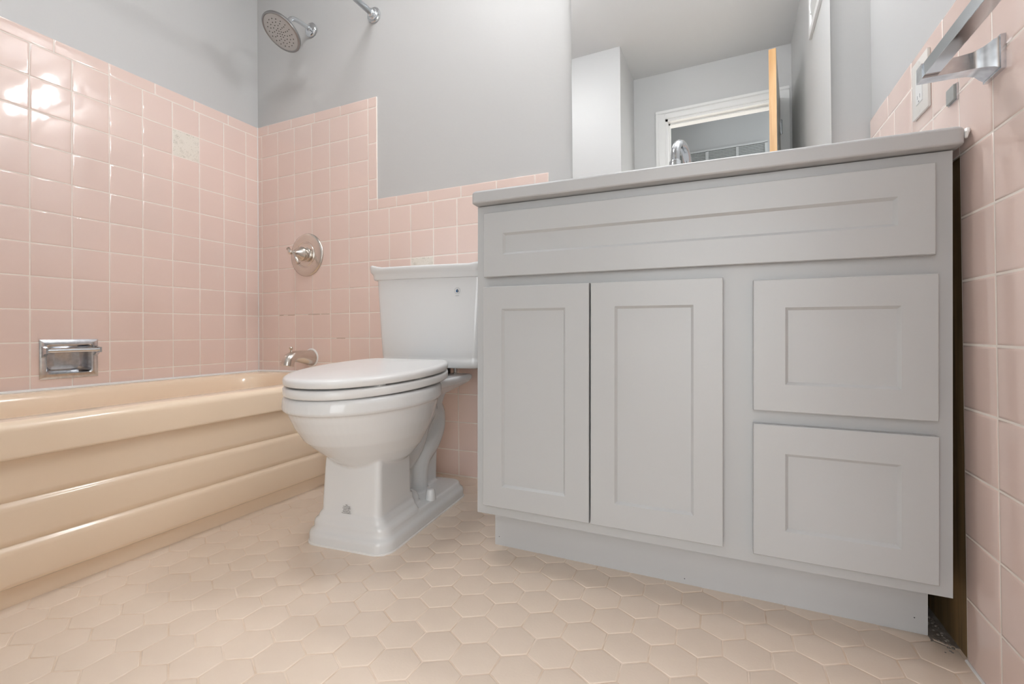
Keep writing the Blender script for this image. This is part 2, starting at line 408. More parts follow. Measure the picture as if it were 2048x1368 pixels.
# ------------------------------------------------------------------ bathtub
tub = tag(empty('bathtub', Matrix.Translation((.38, -.63, .0082))), 'peach enamel bathtub with three-band apron along left wall', 'bathtub')
O = Vector((.38, -.63, 0))
def sub(bm, o=O):
    bmesh.ops.translate(bm, vec=-o, verts=bm.verts[:]); return bm
y0t, y1t = YB + .004, -.004
def sring(x0, x1, ya, yb, n, z, N=96):
    cx, cy, ax, ay = (x0+x1)/2, (ya+yb)/2, (x1-x0)/2, (yb-ya)/2; out = []
    for k in range(N):
        a = 2*PI*(k+.5)/N; c, s = math.cos(a), math.sin(a); e = 2/n
        out.append(Vector((cx + ax*math.copysign(abs(c)**e, c), cy + ay*math.copysign(abs(s)**e, s), z)))
    return out
bm = bmesh.new()
R_ = [sring(.003, .745, y0t, y1t, 60, .3835), sring(.03, .72, y0t+.03, y1t-.03, 22, .3845), sring(.062, .692, y0t+.075, y1t-.07, 11, .3845),
      sring(.070, .684, y0t+.083, y1t-.078, 10, .3815), sring(.076, .678, y0t+.09, y1t-.084, 9, .375), sring(.081, .673, y0t+.098, y1t-.089, 8.5, .362),
      sring(.088, .666, y0t+.115, y1t-.096, 8, .33), sring(.105, .65, y0t+.19, y1t-.11, 7, .22), sring(.125, .63, y0t+.25, y1t-.125, 6, .13),
      sring(.15, .60, y0t+.29, y1t-.15, 5, .095), sring(.20, .55, y0t+.34, y1t-.2, 4, .085), sring(.30, .45, y0t+.5, y1t-.35, 3, .08)]
for r in R_:
    for p in r: p.z += .0125*(p.x - .745)*min(1, p.z/.38)
loft(bm, R_, False, True)
mesh_obj('basin', sub(bm), TUB, tub, smooth=True)
# rolled front rim, swept along the tub
def sweep(prof, ya, yb, n=2):
    bm = bmesh.new(); loft(bm, [[Vector((x, ya+(yb-ya)*k/(n-1), z)) for x, z in prof] for k in range(n)], True, True); return bm
rim = [(.735, .3845)]
for k in range(9):
    a = math.radians(90 - 90*k/8); rim.append((.746 + .020*math.cos(a), .3645 + .020*math.sin(a)))
rim += [(.7655, .335), (.7645, .316)]
for k in range(5):
    a = math.radians(-90*k/4); rim.append((.7585 + .006*math.cos(a), .3135 + .006*math.sin(a)))
rim += [(.735, .3065)]
mesh_obj('rim', sub(sweep(rim, y0t, y1t)), TUB, tub, autosmooth=40)
apr = [(.70, .318), (.7435, .318), (.7425, .300), (.7425, .232)]
def groove(z): return [(.7415, z+.012), (.7385, z+.005), (.7355, z+.0015), (.7365, z-.001), (.7405, z-.004), (.7435, z-.009), (.7440, z-.016)]
apr += groove(.2165) + [(.7425, .18), (.7425, .143)] + groove(.1275) + [(.743, .095), (.743, .055), (.7405, .047), (.735, .0425), (.70, .0415)]
mesh_obj('apron', sub(sweep(apr, y0t, y1t)), TUB, tub, autosmooth=50)
mesh_obj('toe_strip', sub(sweep([(.66, .045), (.722, .045), (.722, -.001), (.66, -.001)], y0t, y1t)), TUB, tub)
bm = bmesh.new(); tube(bm, [(.0068, y0t, .3765), (.0068, -.007, .3765)], .0062, 8); tube(bm, [(.005, -.0066, .3765), (.755, -.0066, .3858)], .0060, 8)
tube(bm, [(.766, -.0045, .30), (.766, -.0045, .378)], .004, 8)
mesh_obj('caulk', sub(bm), CAULK, tub)

# ------------------------------------------------------------------ toilet
TM = TILT @ Matrix.Translation((1.104, 0, 0)) @ Matrix.Rotation(math.radians(5), 4, 'Z')
toilet = tag(empty('toilet', TM), 'white china two-piece toilet with closed seat beside the vanity', 'toilet')
def dr(x0, x1, d0, d1, r, z, n=6, bulge=0): return rrect(x0, x1, -d1, -d0, r, z, n, bulge)
def egg(a, dr_, df, z, N=72, cut=None, k=.46, e=1.0):
    dc = dr_ + k*(df-dr_); out = []
    for i in range(N):
        t = 2*PI*i/N; c, s = math.cos(t), math.sin(t)
        d = dc + (df-dc if c > 0 else dc-dr_)*math.copysign(abs(c)**e, c)
        if cut: d = max(d, cut)
        out.append(Vector((a*s, -d, z)))
    return out
def remeshed(parts, voxel, it):
    bm = bmesh.new()
    for f in parts: f(bm)
    bmesh.ops.recalc_face_normals(bm, faces=bm.faces[:])
    me = bpy.data.meshes.new('tmp'); bm.to_mesh(me); bm.free()
    o = bpy.data.objects.new('tmp', me); C.objects.link(o)
    r = o.modifiers.new('r', 'REMESH'); r.mode = 'VOXEL'; r.voxel_size = voxel; r.use_smooth_shade = True
    s = o.modifiers.new('s', 'SMOOTH'); s.factor = .5; s.iterations = it
    dg = bpy.context.evaluated_depsgraph_get(); out = bpy.data.meshes.new_from_object(o.evaluated_get(dg))
    bpy.data.objects.remove(o); bpy.data.meshes.remove(me)
    out.polygons.foreach_set('use_smooth', [True]*len(out.polygons)); return out
def f_plinth(bm):
    loft(bm, [dr(-h, h, d0, d1, r, z) for z, h, d0, d1, r in ((0, .131, .166, .660, .045), (.024, .131, .166, .660, .045), (.031, .128, .169, .657, .043), (.036, .122, .175, .650, .04), (.046, .119, .178, .647, .038), (.052, .116, .182, .644, .036))])
def f_foot(bm):
    loft(bm, [dr(-h, h, .455, d1, r, z) for z, h, d1, r in ((.03, .119, .647, .034), (.052, .119, .647, .034), (.060, .115, .645, .03), (.066, .106, .641, .026), (.076, .102, .639, .024), (.084, .094, .634, .02), (.10, .092, .632, .018))])
def f_column(bm):
    loft(bm, [dr(-h, h, .468, d1, .014, z) for z, h, d1 in ((.06, .093, .633), (.12, .0915, .631), (.20, .089, .627), (.26, .087, .62), (.30, .085, .60))])
def f_bowl(bm):
    loft(bm, [egg(a, r, f, z) for z, a, r, f in ((.185, .06, .45, .585), (.20, .085, .43, .62), (.22, .108, .41, .650), (.25, .133, .385, .69), (.285, .154, .36, .736), (.32, .168, .34, .763), (.350, .176, .325, .780), (.3655, .179, .32, .786), (.3685, .186, .31, .797), (.374, .188, .308, .801), (.396, .187, .31, .799), (.403, .184, .315, .794), (.4055, .176, .325, .785))])
    for v in bm.verts:
        if v.co.z > .25 and abs(v.co.x) < .2: v.co.z += .014*max(0, (.79 + v.co.y))/.48*min(1, (v.co.z - .25)/.11)
def f_deck(bm):
    loft(bm, [dr(-h, h, d0, .40, .025, z) for z, h, d0 in ((.355, .075, .19), (.372, .10, .15), (.388, .122, .115), (.398, .128, .105), (.408, .128, .105), (.413, .122, .11))])
def f_spine(bm):
    loft(bm, [dr(-h, h, d0, .50, .012, z) for z, h, d0 in ((.03, .032, .205), (.20, .034, .20), (.30, .045, .195), (.37, .066, .185))])
def f_trap(bm):
    p = spline([(.47, .20), (.41, .185), (.35, .215), (.30, .275), (.255, .305), (.21, .285), (.205, .235), (.245, .19), (.300, .160), (.325, .115), (.325, .03)], 5)
    tube(bm, [(0, -q.x, q.y) for q in p], [.068 - .012*min(1, i/14) for i in range(len(p))], 20)
def f_knob(bm):
    bmesh.ops.create_uvsphere(bm, u_segments=16, v_segments=10, radius=.03, matrix=Matrix.Translation((.055, -.425, .06)))
bowl_me = remeshed([f_plinth, f_foot, f_column, f_bowl, f_deck, f_spine, f_trap, f_knob], .0034, 2)
bowl_me.materials.clear(); bowl_me.materials.append(CHINA)
o = bpy.data.objects.new('bowl', bowl_me); C.objects.link(o); o.parent = toilet
def rear_rise(pts): return [Vector((p.x, p.y, p.z + .022*max(0, (.78 + p.y))/.48)) for p in pts]
CUT = .318
def plate(rings): 
    bm = bmesh.new(); loft(bm, [rear_rise(egg(.187-i, .255, .803-i, z, cut=CUT+i)) for i, z in rings]); return bm
mesh_obj('seat', plate([(.006, .4065), (.001, .409), (0, .412), (0, .4235), (.002, .427), (.008, .4285)]), SEATM, toilet, autosmooth=60)
mesh_obj('seat_lid', plate([(.010, .4325), (.003, .4335), (.001, .436), (0, .4455), (.002, .4505), (.007, .4535), (.02, .4555), (.05, .458), (.10, .4605), (.16, .4615)]), SEATM, toilet, autosmooth=60)
for x, d in ((.155, .55), (-.155, .55), (.12, .68), (-.12, .68), (.14, .40), (-.14, .40)):
    bm = boxbm(x-.016, x+.016, -d-.012, -d+.012, .425, .440); mesh_obj('seat_bumper', bm, SEATM, toilet)
for s in (-1, 1):
    bm = bmesh.new(); lathe(bm, (s*.075-.022, -.292, .432), X, [(0, .009), (.002, .0105), (.042, .0105), (.044, .009)], 20)
    box(bm, s*.075-.016, s*.075+.016, -.305, -.27, .408, .43); mesh_obj('seat_hinge', bm, SEATM, toilet, autosmooth=40)
bm = bmesh.new()
loft(bm, [dr(-h, h, d0, d1, r, z, 6, .012) for z, h, d0, d1, r in ((.4385, .186, .045, .204, .028), (.443, .193, .038, .212, .03), (.452, .196, .034, .216, .03), (.466, .1965, .034, .2165, .03), (.470, .1945, .035, .2145, .03), (.478, .196, .034, .216, .03), (.55, .2015, .033, .2175, .03), (.65, .208, .032, .219, .03), (.752, .2145, .031, .2205, .03))])
tank = mesh_obj('tank', bm, CHINA, toilet, autosmooth=50)
bm = bmesh.new(); hxl = .232
rl = [(.747, .2165, .030, .2235), (.7485, .221, .028, .228), (.754, .2235, .027, .230), (.764, .224, .027, .2305), (.770, .2265, .026, .234), (.776, .230, .025, .239), (.783, .232, .025, .241), (.7885, .2315, .025, .2405), (.791, .229, .027, .238), (.7915, .22, .036, .228), (.7905, .208, .048, .216), (.7905, .15, .09, .17)]
R_ = [dr(-h, h, d0, d1, min(.026, (d1-d0)/3), z, 6, .012) for z, h, d0, d1 in rl]
for r in R_:
    for p in r:
        if p.z > .78:
            t = max(0, min(1, (abs(p.x) - .192)/.02)); p.z += .009*t*t*(3-2*t)
loft(bm, R_)
mesh_obj('tank_lid', bm, CHINA, toilet, autosmooth=50)
for s in (-1, 1):
    bm = bmesh.new(); lathe(bm, (s*.075, -.15, .405), Z, [(0, .010), (.012, .010), (.013, .006), (.036, .006)], 12); mesh_obj('tank_bolt', bm, NICKEL, toilet)
bm = bmesh.new(); lathe(bm, (0, -.15, .405), Z, [(0, .05), (.036, .05)], 24); mesh_obj('tank_gasket', bm, DARK, toilet)
for s in (-1, 1):
    bm = bmesh.new(); lathe(bm, (s*.106, -.385, .050), Z, [(0, .0165), (.006, .016), (.026, .0135), (.032, .0115), (.034, .006)], 20); mesh_obj('bolt_cap', bm, CHINA, toilet, autosmooth=40)
bm = bmesh.new(); loft(bm, [dr(-h, h, .166-i, .660+i, .047, z) for h, i, z in ((.1335, .0025, -.002), (.133, .002, .003), (.130, 0, .004))], False, True); mesh_obj('caulk', bm, CAULK, toilet)
# printed round mark with a water drop, on the tank front
dl = bmesh.new(); LX, LZ = .120, .702
ty = -.2185 - .012*(1-(LX/.21)**2)
def disc(bm, cx, cz, r, y, n=28, r_in=None):
    if r_in is None:
        bm.faces.new([bm.verts.new((cx+r*math.cos(2*PI*k/n), y, cz+r*math.sin(2*PI*k/n))) for k in range(n)])
    else:
        a = [bm.verts.new((cx+r*math.cos(2*PI*k/n), y, cz+r*math.sin(2*PI*k/n))) for k in range(n)]
        b = [bm.verts.new((cx+r_in*math.cos(2*PI*k/n), y, cz+r_in*math.sin(2*PI*k/n))) for k in range(n)]
        for k in range(n): bm.faces.new((a[k], a[(k+1) % n], b[(k+1) % n], b[k]))
disc(dl, LX, LZ, .0112, ty-.0022, r_in=.0096)
box(dl, LX-.007, LX+.006, ty-.0022, ty-.002, LZ-.018, LZ-.0155)
mk = mesh_obj('round_mark', dl, INKL, tank); mk['label'] = 'small round printed mark with blue water drop'
def drop(bm, cx, cz, s, y, half):
    pts = [(0, 1.5)] + [(math.cos(math.radians(a)), math.sin(math.radians(a))) for a in range(35, -91, -25)] if half > 0 else [(0, 1.5)] + [(-math.cos(math.radians(a)), math.sin(math.radians(a))) for a in range(35, -91, -25)]
    bm.faces.new([bm.verts.new((cx+s*px, y, cz+s*pz)) for px, pz in pts])
bm = bmesh.new(); drop(bm, LX, LZ-.001, .0050, ty-.0024, 1); mesh_obj('drop_grey', bm, INK, tank)
bm = bmesh.new(); drop(bm, LX, LZ-.001, .0050, ty-.0024, -1); mesh_obj('drop_blue', bm, BLUE, tank)
# grey printed stamp low on the pedestal front: rows of tiny marks
bm = bmesh.new()
for row, (wd, n) in enumerate(((.006, 3), (.022, 9), (.026, 10), (.020, 8), (.024, 9), (.030, 11))):
    for k in range(n):
        x = -.003 - wd/2 + wd*k/n; z = .1075 - row*.0042; h = random.uniform(.0016, .0028); ww = wd/n*random.uniform(.45, .85)
        d = .6335 - (z-.06)*.03 + .0058
        bm.faces.new([bm.verts.new((a, -d, b)) for a, b in ((x, z), (x+ww, z), (x+ww, z+h), (x, z+h))])
mesh_obj('printed_stamp', bm, INK, toilet)['label'] = 'small grey printed stamp'
bm = bmesh.new()
for k in range(9):
    z = .333 - k*.0032; l = random.uniform(.004, .010); y = -.27 + random.uniform(0, .004)
    bm.faces.new([bm.verts.new((.0655, a, b)) for a, b in ((y, z), (y-l, z), (y-l, z+.0016), (y, z+.0016))])
mesh_obj('side_stamp', bm, INK, toilet)

# ------------------------------------------------------------------ vanity cabinet
VM = TILT @ Matrix.Translation((1.5007, -.551, 0)) @ Matrix.Rotation(-.0039, 4, 'Z')
van = tag(empty('vanity_cabinet', VM), 'grey-white shaker vanity cabinet with two doors and two drawers', 'cabinet')
ZB, ZTOP, VW = .116, .876, .914
bm = bmesh.new(); box(bm, 0, .016, .019, .53, ZB, ZTOP); box(bm, VW-.016, VW, .019, .53, ZB, ZTOP); box(bm, .016, VW-.016, .019, .53, ZB, ZB+.016); box(bm, .016, VW-.016, .514, .53, ZB, ZTOP)
mesh_obj('body', bm, CAB, van)
bm = bmesh.new()
for b in ((0, .042, ZB, ZTOP), (VW-.042, VW, ZB, ZTOP), (.042, VW-.042, ZB, .165), (.042, VW-.042, .66, .72), (.042, VW-.042, .84, ZTOP), (.556, .628, .165, .66), (.628, VW-.042, .385, .425)):
    box(bm, b[0], b[1], 0, .019, b[2], b[3])
mesh_obj('face_frame', bm, CAB, van)
mesh_obj('inside', boxbm(.03, VW-.03, .0195, .03, ZB+.03, ZTOP-.03), GAP, van)
mesh_obj('toe_kick', boxbm(.006, VW-.006, .088, .104, -.001, ZB), TOEM, van)
for x, z in ((.018, .022), (.48, .012), (.888, .028)):
    bm = bmesh.new(); disc(bm, x, z, .0012, .0878, 8); mesh_obj('nail_hole', bm, DARK, van)
def shaker(name, x0, x1, z0, z1, i0, i1, k0, k1, label=None):
    T0, T1, REC = -.019, -.0005, .0055
    bm = bmesh.new(); b = .0012; s = .0055
    rings = [[(x0, T1, z0), (x1, T1, z0), (x1, T1, z1), (x0, T1, z1)], [(x0, T0+b, z0), (x1, T0+b, z0), (x1, T0+b, z1), (x0, T0+b, z1)],
             [(x0+b, T0, z0+b), (x1-b, T0, z0+b), (x1-b, T0, z1-b), (x0+b, T0, z1-b)],
             [(i0, T0, k0), (i1, T0, k0), (i1, T0, k1), (i0, T0, k1)], [(i0+s, T0+REC, k0+s), (i1-s, T0+REC, k0+s), (i1-s, T0+REC, k1-s), (i0+s, T0+REC, k1-s)]]
    vs = loft(bm, [[Vector(p) for p in r] for r in rings], True, False)
    o = mesh_obj(name, bm, CAB, van)
    mesh_obj('panel', boxbm(i0+s-.0015, i1-s+.0015, T0+REC-.0002, T0+REC+.006, k0+s-.0015, k1-s+.0015), CAB, o)
    if label: o['label'] = label
    return o
shaker('false_drawer', .0258, .8862, .6988, .854, .0774, .8347, .7505, .8020, 'wide fixed drawer front under the countertop')
shaker('door', .0245, .2888, .1430, .6744, .0750, .2340, .1940, .6205)
shaker('door', .2925, .5588, .1424, .6744, .3452, .5045, .1950, .6215)
shaker('drawer', .6120, .8900, .4165, .6663, .6653, .8398, .4675, .6130)
shaker('drawer', .6120, .8905, .1402, .3906, .6653, .8395, .1922, .3380)

ct = tag(empty('countertop', TILT @ Matrix.Translation((1.96, -.3, .878))), 'white cultured-marble vanity countertop with rounded front edge', 'countertop')
bm = bmesh.new(); x0, x1, ya, yb, za, zb = 1.4955, 2.4245, -.579, -.004, .8785, .9095
cb = bmesh.new()
loft(cb, [rrect(x0+i, x1-i, ya+i, yb-i*.2, .012, z, 6) for i, z in ((.003, za), (.0005, za+.002), (0, za+.004), (0, za+.0045), (0, zb-.0065), (0, zb-.006), (.0012, zb-.003), (.0035, zb-.0008), (.007, zb), (.008, zb), (.05, zb))])
bmesh.ops.translate(cb, vec=(-1.96, .3, -.878), verts=cb.verts[:])
mesh_obj('slab', cb, TOP, ct, autosmooth=50)
bm = bmesh.new()
tube(bm, [(2.4318, -.562, .9050), (2.433, -.50, .905), (2.434, -.25, .9055), (2.434, -.01, .9055)], [.0045, .0065, .007, .007], 10)
tube(bm, [(2.4310, -.562, .905), (2.4275, -.570, .898), (2.4255, -.573, .889)], [.0045, .0035, .0018], 8)
bmesh.ops.translate(bm, vec=(-1.96, .3, -.878), verts=bm.verts[:]); mesh_obj('caulk', bm, CAULK, ct)

# ------------------------------------------------------------------ faucet
fx, fy, fz = 1.978, -.115, .9100 - .0108*.467
FCH = mat('faucet_chrome', (.55, .57, .59), .14, 1)
fau = tag(empty('faucet', Matrix.Translation((fx, fy, fz)) @ Matrix.Rotation(math.radians(-14), 4, 'Z')), 'chrome gooseneck faucet on the countertop before the mirror', 'faucet')
arc = [(0, 0, .0), (0, 0, .118)] + [(0, -.055 + .055*math.cos(a), .131 + .058*math.sin(a)) for a in [PI*k/10 for k in range(11)]] + [(0, -.110, .115)]
bm = bmesh.new(); tube(bm, [arc[0]] + spline(arc[1:], 3), .0125, 18); mesh_obj('spout', bm, FCH, fau, smooth=True)
bm = bmesh.new(); lathe(bm, (0, -.110, .128), -Z, [(0, .0135), (.004, .0155), (.010, .0155), (.013, .0175), (.026, .0185), (.030, .016)], 24); mesh_obj('aerator', bm, FCH, fau, autosmooth=40)
bm = bmesh.new(); lathe(bm, (0, 0, 0), Z, [(0, .027), (.006, .027), (.012, .022), (.05, .018), (.06, .015)], 28); mesh_obj('base', bm, FCH, fau, autosmooth=40)
bm = bmesh.new(); tube(bm, [(.016, 0, .04), (.035, -.005, .05), (.075, -.015, .055)], [.007, .006, .008], 12); mesh_obj('lever', bm, FCH, fau, smooth=True)

# ------------------------------------------------------------------ mirror
mir = tag(empty('mirror', Matrix.Translation((1.973, -.0052, .93)) @ Matrix.Rotation(-.0119, 4, 'Z')), 'large frameless wall mirror above the vanity', 'mirror')
mesh_obj('glass_body', boxbm(1.5925-1.973, 2.3533-1.973, -.0000, .0052, 0, .88), GLASSE, mir)
bm = bmesh.new(); vs = [bm.verts.new((x, -.0004, z)) for x, z in ((1.5928-1.973, .0003), (2.3530-1.973, .0003), (2.3530-1.973, .8797), (1.5928-1.973, .8797))]; bm.faces.new(vs)
mesh_obj('silvered_face', bm, MIRR, mir)

# ------------------------------------------------------------------ lamps
vl_ = tag(empty('vanity_light', Matrix.Translation((1.97, 0, 2.10))), 'three-globe light bar mounted above the mirror', 'wall lamp')
mesh_obj('back_plate', boxbm(-.30, .30, -.025, .005, -.05, .05, bev=.006), CHROME, vl_)
for x in (-.22, 0, .22):
    bm = bmesh.new(); bmesh.ops.create_uvsphere(bm, u_segments=24, v_segments=14, radius=.045, matrix=Matrix.Translation((x, -.095, .01))); mesh_obj('globe', bm, GLOBE, vl_, smooth=True)
    bm = bmesh.new(); lathe(bm, (x, -.02, .01), -Y, [(0, .022), (.03, .026), (.032, .02)], 20); mesh_obj('socket', bm, CHROME, vl_, autosmooth=40)
def fill_dome(name, x, y, r, material, label):
    t = tag(empty(name, Matrix.Translation((x, y, ZC))), label, 'added fill lamp')
    bm = bmesh.new(); lathe(bm, (0, 0, 0), -Z, [(0, r+.012), (.018, r+.012), (.022, r)], 40); mesh_obj('rim', bm, WHITEP, t, autosmooth=40)
    bm = bmesh.new(); lathe(bm, (0, 0, -.022), -Z, [(0, r), (.02, r*.96), (.04, r*.82), (.055, r*.6), (.064, r*.3), (.066, .002)], 40); mesh_obj('diffuser', bm, material, t, smooth=True)
fill_dome('ceiling_fill_light', 1.0, -.78, .20, FILL_DOME, 'added round frosted ceiling fill lamp above the bathroom floor')  # added lamp, soft fill for the vanity front and floor
fill_dome('hall_fill_light', 2.0, -2.45, .14, HALL_FILL_DOME, 'added round frosted ceiling fill lamp in the hallway')  # added weak lamp, brightens the hall wall

# ------------------------------------------------------------------ shower fittings
sh = tag(empty('wall_shower', Matrix.Translation((.357, 0, 1.9588))), 'round brushed shower head on curved arm above the tub', 'shower head')
o0 = Vector((.357, 0, 1.9588)); hc = Vector((.357, -.16, 1.855)); hn = Vector((-.15, -.533, -.833)).normalized()
bm = bmesh.new(); lathe(bm, (0, 0, 0), -Y, [(-.002, .032), (.003, .032), (.006, .030), (.009, .022), (.011, .013), (.02, .012)], 32); mesh_obj('flange', bm, CHROME, sh, autosmooth=40)
top = hc - hn*.045 - o0
bm = bmesh.new(); tube(bm, spline([(0, .0, 0), (0, -.04, .0), (0.0, -.085, -.004), (top.x*.5, top.y*.85, -.022), tuple(top)], 6), .0095, 16); mesh_obj('arm', bm, CHROME, sh, smooth=True)
bm = bmesh.new(); lathe(bm, hc - hn*.050 - o0, hn, [(0, .012), (.006, .0155), (.016, .0155), (.022, .013), (.026, .022), (.032, .055), (.038, .078), (.042, .084), (.048, .086), (.053, .0855), (.055, .083), (.0555, .0795), (.054, .0775), (.052, .0760)], 56)
mesh_obj('housing', bm, SHOWERM, sh, autosmooth=35)
fo = hc - o0 + hn*.003
face = mesh_obj('face_plate', (lambda b: (lathe(b, fo - hn*.003, hn, [(0, .077), (.003, .077), (.0042, .074), (.0046, .02), (.0048, .001)], 48), b)[1])(bmesh.new()), FACE, sh, autosmooth=40)
bm = bmesh.new(); a_ = hn.cross(X).normalized(); b_ = hn.cross(a_)
for rr, n in ((.008, 4), (.018, 8), (.031, 11), (.044, 15), (.058, 18)):
    for k in range(n):
        an = 2*PI*k/n + rr*40; p = fo + rr*(math.cos(an)*a_ + math.sin(an)*b_)
        lathe(bm, p + hn*.0008, hn, [(0, .0021), (.002, .0018), (.003, .0006)], 8)
nz = mesh_obj('nozzles', bm, DARK, sh, smooth=True); nz['kind'] = 'stuff'

va = tag(empty('shower_valve', Matrix.Translation((.326, 0, .926))), 'round brushed nickel shower valve with lever handle', 'shower valve')
bm = bmesh.new(); lathe(bm, (0, 0, 0), -Y, [(-.001, .099), (.003, .099), (.006, .097), (.009, .090), (.0115, .066), (.0125, .060), (.0105, .058), (.0105, .054), (.0125, .052), (.014, .035), (.015, .034)], 64); mesh_obj('escutcheon', bm, NICKEL, va, autosmooth=35)
bm = bmesh.new(); lathe(bm, (0, -.014, 0), -Y, [(0, .034), (.004, .034), (.006, .030), (.016, .030), (.018, .033), (.026, .033), (.030, .030), (.060, .0115), (.064, .0115), (.066, .009), (.074, .009), (.078, .0105), (.086, .0105), (.090, .007), (.092, .001)], 40); mesh_obj('handle_hub', bm, NICKEL, va, autosmooth=35)
bm = bmesh.new()
d0 = Vector((.012, -.088, -.004)); d1 = Vector((.045, -.090, -.052))
tube(bm, [Vector((-.020, -.088, .018)), Vector((-.010, -.088, .008)), Vector((0, -.088, 0)), d0, d0.lerp(d1, .5), d1*1.0], [.0085, .006, .0075, .006, .0078, .0088], 14)
mesh_obj('lever', bm, NICKEL, va, smooth=True)

sp = tag(empty('tub_spout', Matrix.Translation((.349, 0, .4545))), 'brushed nickel tub spout with diverter knob over the tub', 'tub spout')
bm = bmesh.new()
path = spline([(0, .001, 0), (0, -.03, .003), (0, -.07, .009), (0, -.103, .008), (0, -.125, -.006), (0, -.132, -.030)], 5)
rad = [.0375 - .0135*min(1, i/9) for i in range(len(path))]
for i in range(len(path)): rad[i] = .0385 - .0135*min(1, (i/11)**.8) if i < 14 else .025 + .001*(i-14)/(len(path)-15)
tube(bm, path, rad, 28); mesh_obj('body', bm, NICKEL, sp, autosmooth=60)
bm = bmesh.new(); lathe(bm, (0, -.112, .026), Z, [(0, .0045), (.014, .004), (.016, .007), (.021, .0085), (.026, .007), (.028, .002)], 16); mesh_obj('diverter_knob', bm, NICKEL, sp, smooth=True)
bm = bmesh.new(); lathe(bm, (0, 0, 0), -Y, [(-.001, .042), (.002, .042), (.004, .039)], 32); mesh_obj('caulk', bm, CAULK, sp)

rd = tag(empty('shower_rod', Matrix.Translation((.7189, 0, 1.925))), 'chrome shower curtain rod with stepped flange on back wall', 'curtain rod')
LR = YB - .002
bm = bmesh.new(); tube(bm, [(0, -.012, 0), (0, LR+.012, 0)], .0125, 20); mesh_obj('rod', bm, mat('rod_chrome', (.72, .75, .78), .34, 1), rd, smooth=True)
for y, ax in ((.004, -Y), (LR-.001, Y)):
    bm = bmesh.new(); lathe(bm, (0, y, 0), ax, [(0, .033), (.005, .033), (.008, .030), (.009, .024), (.014, .0235), (.018, .021), (.019, .0175), (.026, .017), (.029, .015), (.030, .013)], 36); mesh_obj('flange', bm, CHROME, rd, autosmooth=35)

# ------------------------------------------------------------------ recessed soap dish
yc, zc = (SOAP[0]+SOAP[1])/2, (SOAP[2]+SOAP[3])/2
sd = tag(empty('soap_dish', Matrix.Translation((0, -.7275, .4850))), 'recessed chrome soap dish with grab bar in tiled wall', 'soap dish')
hy, hz = .080, .0665
def ring2(a, b, r, x, n=5): return [Vector((x, p.x, p.y)) for p in rrect(-a, a, -b, b, r, 0, n)]
bm = bmesh.new()
loft(bm, [ring2(hy, hz, .002, -.001), ring2(hy, hz, .002, .002), ring2(hy-.006, hz-.006, .002, .0055), ring2(hy-.016, hz-.016, .010, .0058), ring2(hy-.019, hz-.019, .011, .003), ring2(hy-.021, hz-.021, .013, -.010), ring2(hy-.026, hz-.024, .018, -.032), ring2(hy-.036, hz-.030, .014, -.042), ring2(hy-.055, hz-.040, .005, -.044)], False, True)
mesh_obj('tray', bm, WORN, sd, autosmooth=30)
bm = bmesh.new(); tube(bm, [(.030, -.070, .029), (.030, .070, .029)], .0075, 18); mesh_obj('grab_bar', bm, CHROME, sd, autosmooth=40)
for s in (-1, 1):
    bm = bmesh.new(); loft(bm, [[Vector((x, s*.071+a, z0 if b < 0 else z1)) for a, b in ((-.005, -1), (.005, -1), (.005, 1), (-.005, 1))] for x, z0, z1 in ((.003, .006, .044), (.012, .010, .043), (.024, .019, .039), (.036, .020, .038))]); mesh_obj('bracket', bm, WORN, sd)

# ------------------------------------------------------------------ things on the right wall
tb = tag(empty('towel_bar', Matrix.Translation((W, -.648, .966))), 'square chrome towel bar on brackets at right wall', 'towel bar')
YE = -1.085 + .648
for yy in (0, YE):
    bm = bmesh.new(); rs = []
    for d, a, zl0, zl1 in ((0, .026, -.024, .026), (.006, .026, -.024, .026), (.0065, .0235, -.021, .024), (.012, .022, -.018, .022), (.02, .016, -.014, .017), (.032, .0125, -.0125, .0125), (.05, .011, -.0125, .011), (.080, .011, -.0125, .011), (.092, .011, -.0125, .011)):
        rs.append([Vector((-d, yy-a, zl0)), Vector((-d, yy+a, zl0)), Vector((-d, yy+a, zl1)), Vector((-d, yy-a, zl1))])
    loft(bm, rs); bmesh.ops.bevel(bm, geom=[e for e in bm.edges if e.calc_face_angle(0) > .8], offset=.001, segments=2, affect='EDGES'); mesh_obj('bracket', bm, WORN, tb, autosmooth=25)
bm = boxbm(-.0905, -.0705, YE+.012, -.0115, -.0095, .0105, bev=.0008); mesh_obj('bar', bm, CHROME, tb)

ol = tag(empty('wall_outlet', Matrix.Translation((W, -.370, 1.060))), 'white double socket with cover plate on pink tiles', 'outlet')
mesh_obj('cover_plate', boxbm(-.0058, .0, -.041, .041, -.058, .058, bev=.0025), PLAST, ol, autosmooth=40)
mesh_obj('socket_face', boxbm(-.0072, -.004, -.0165, .0165, -.034, .034, bev=.001), WHITEP, ol)
for zc_ in (-.021, .021):
    for b_ in ((-.0068, -.0052, zc_-.004, zc_+.004), (.0052, .0068, zc_-.0035, zc_+.0035), (-.0018, .0018, zc_-.011, zc_-.008)): mesh_obj('slot', boxbm(-.0074, -.0071, *b_), INK, ol)
for zc_ in (-.05, .05):
    bm = bmesh.new(); lathe(bm, (-.0055, 0, zc_), -X, [(0, .003), (.0008, .0028)], 12); mesh_obj('screw', bm, PLAST, ol)
cl_ = tag(empty('tile_bracket', Matrix.Translation((W, -.505, .978))), 'small grey square bracket stub beside the outlet', 'bracket')
mesh_obj('plate', boxbm(-.006, .001, -.017, .014, -.013, .014, bev=.0015), CLIPM, cl_)
mesh_obj('back_pad', boxbm(-.0025, .001, -.0195, .0155, -.0145, .0145), WORN, cl_)

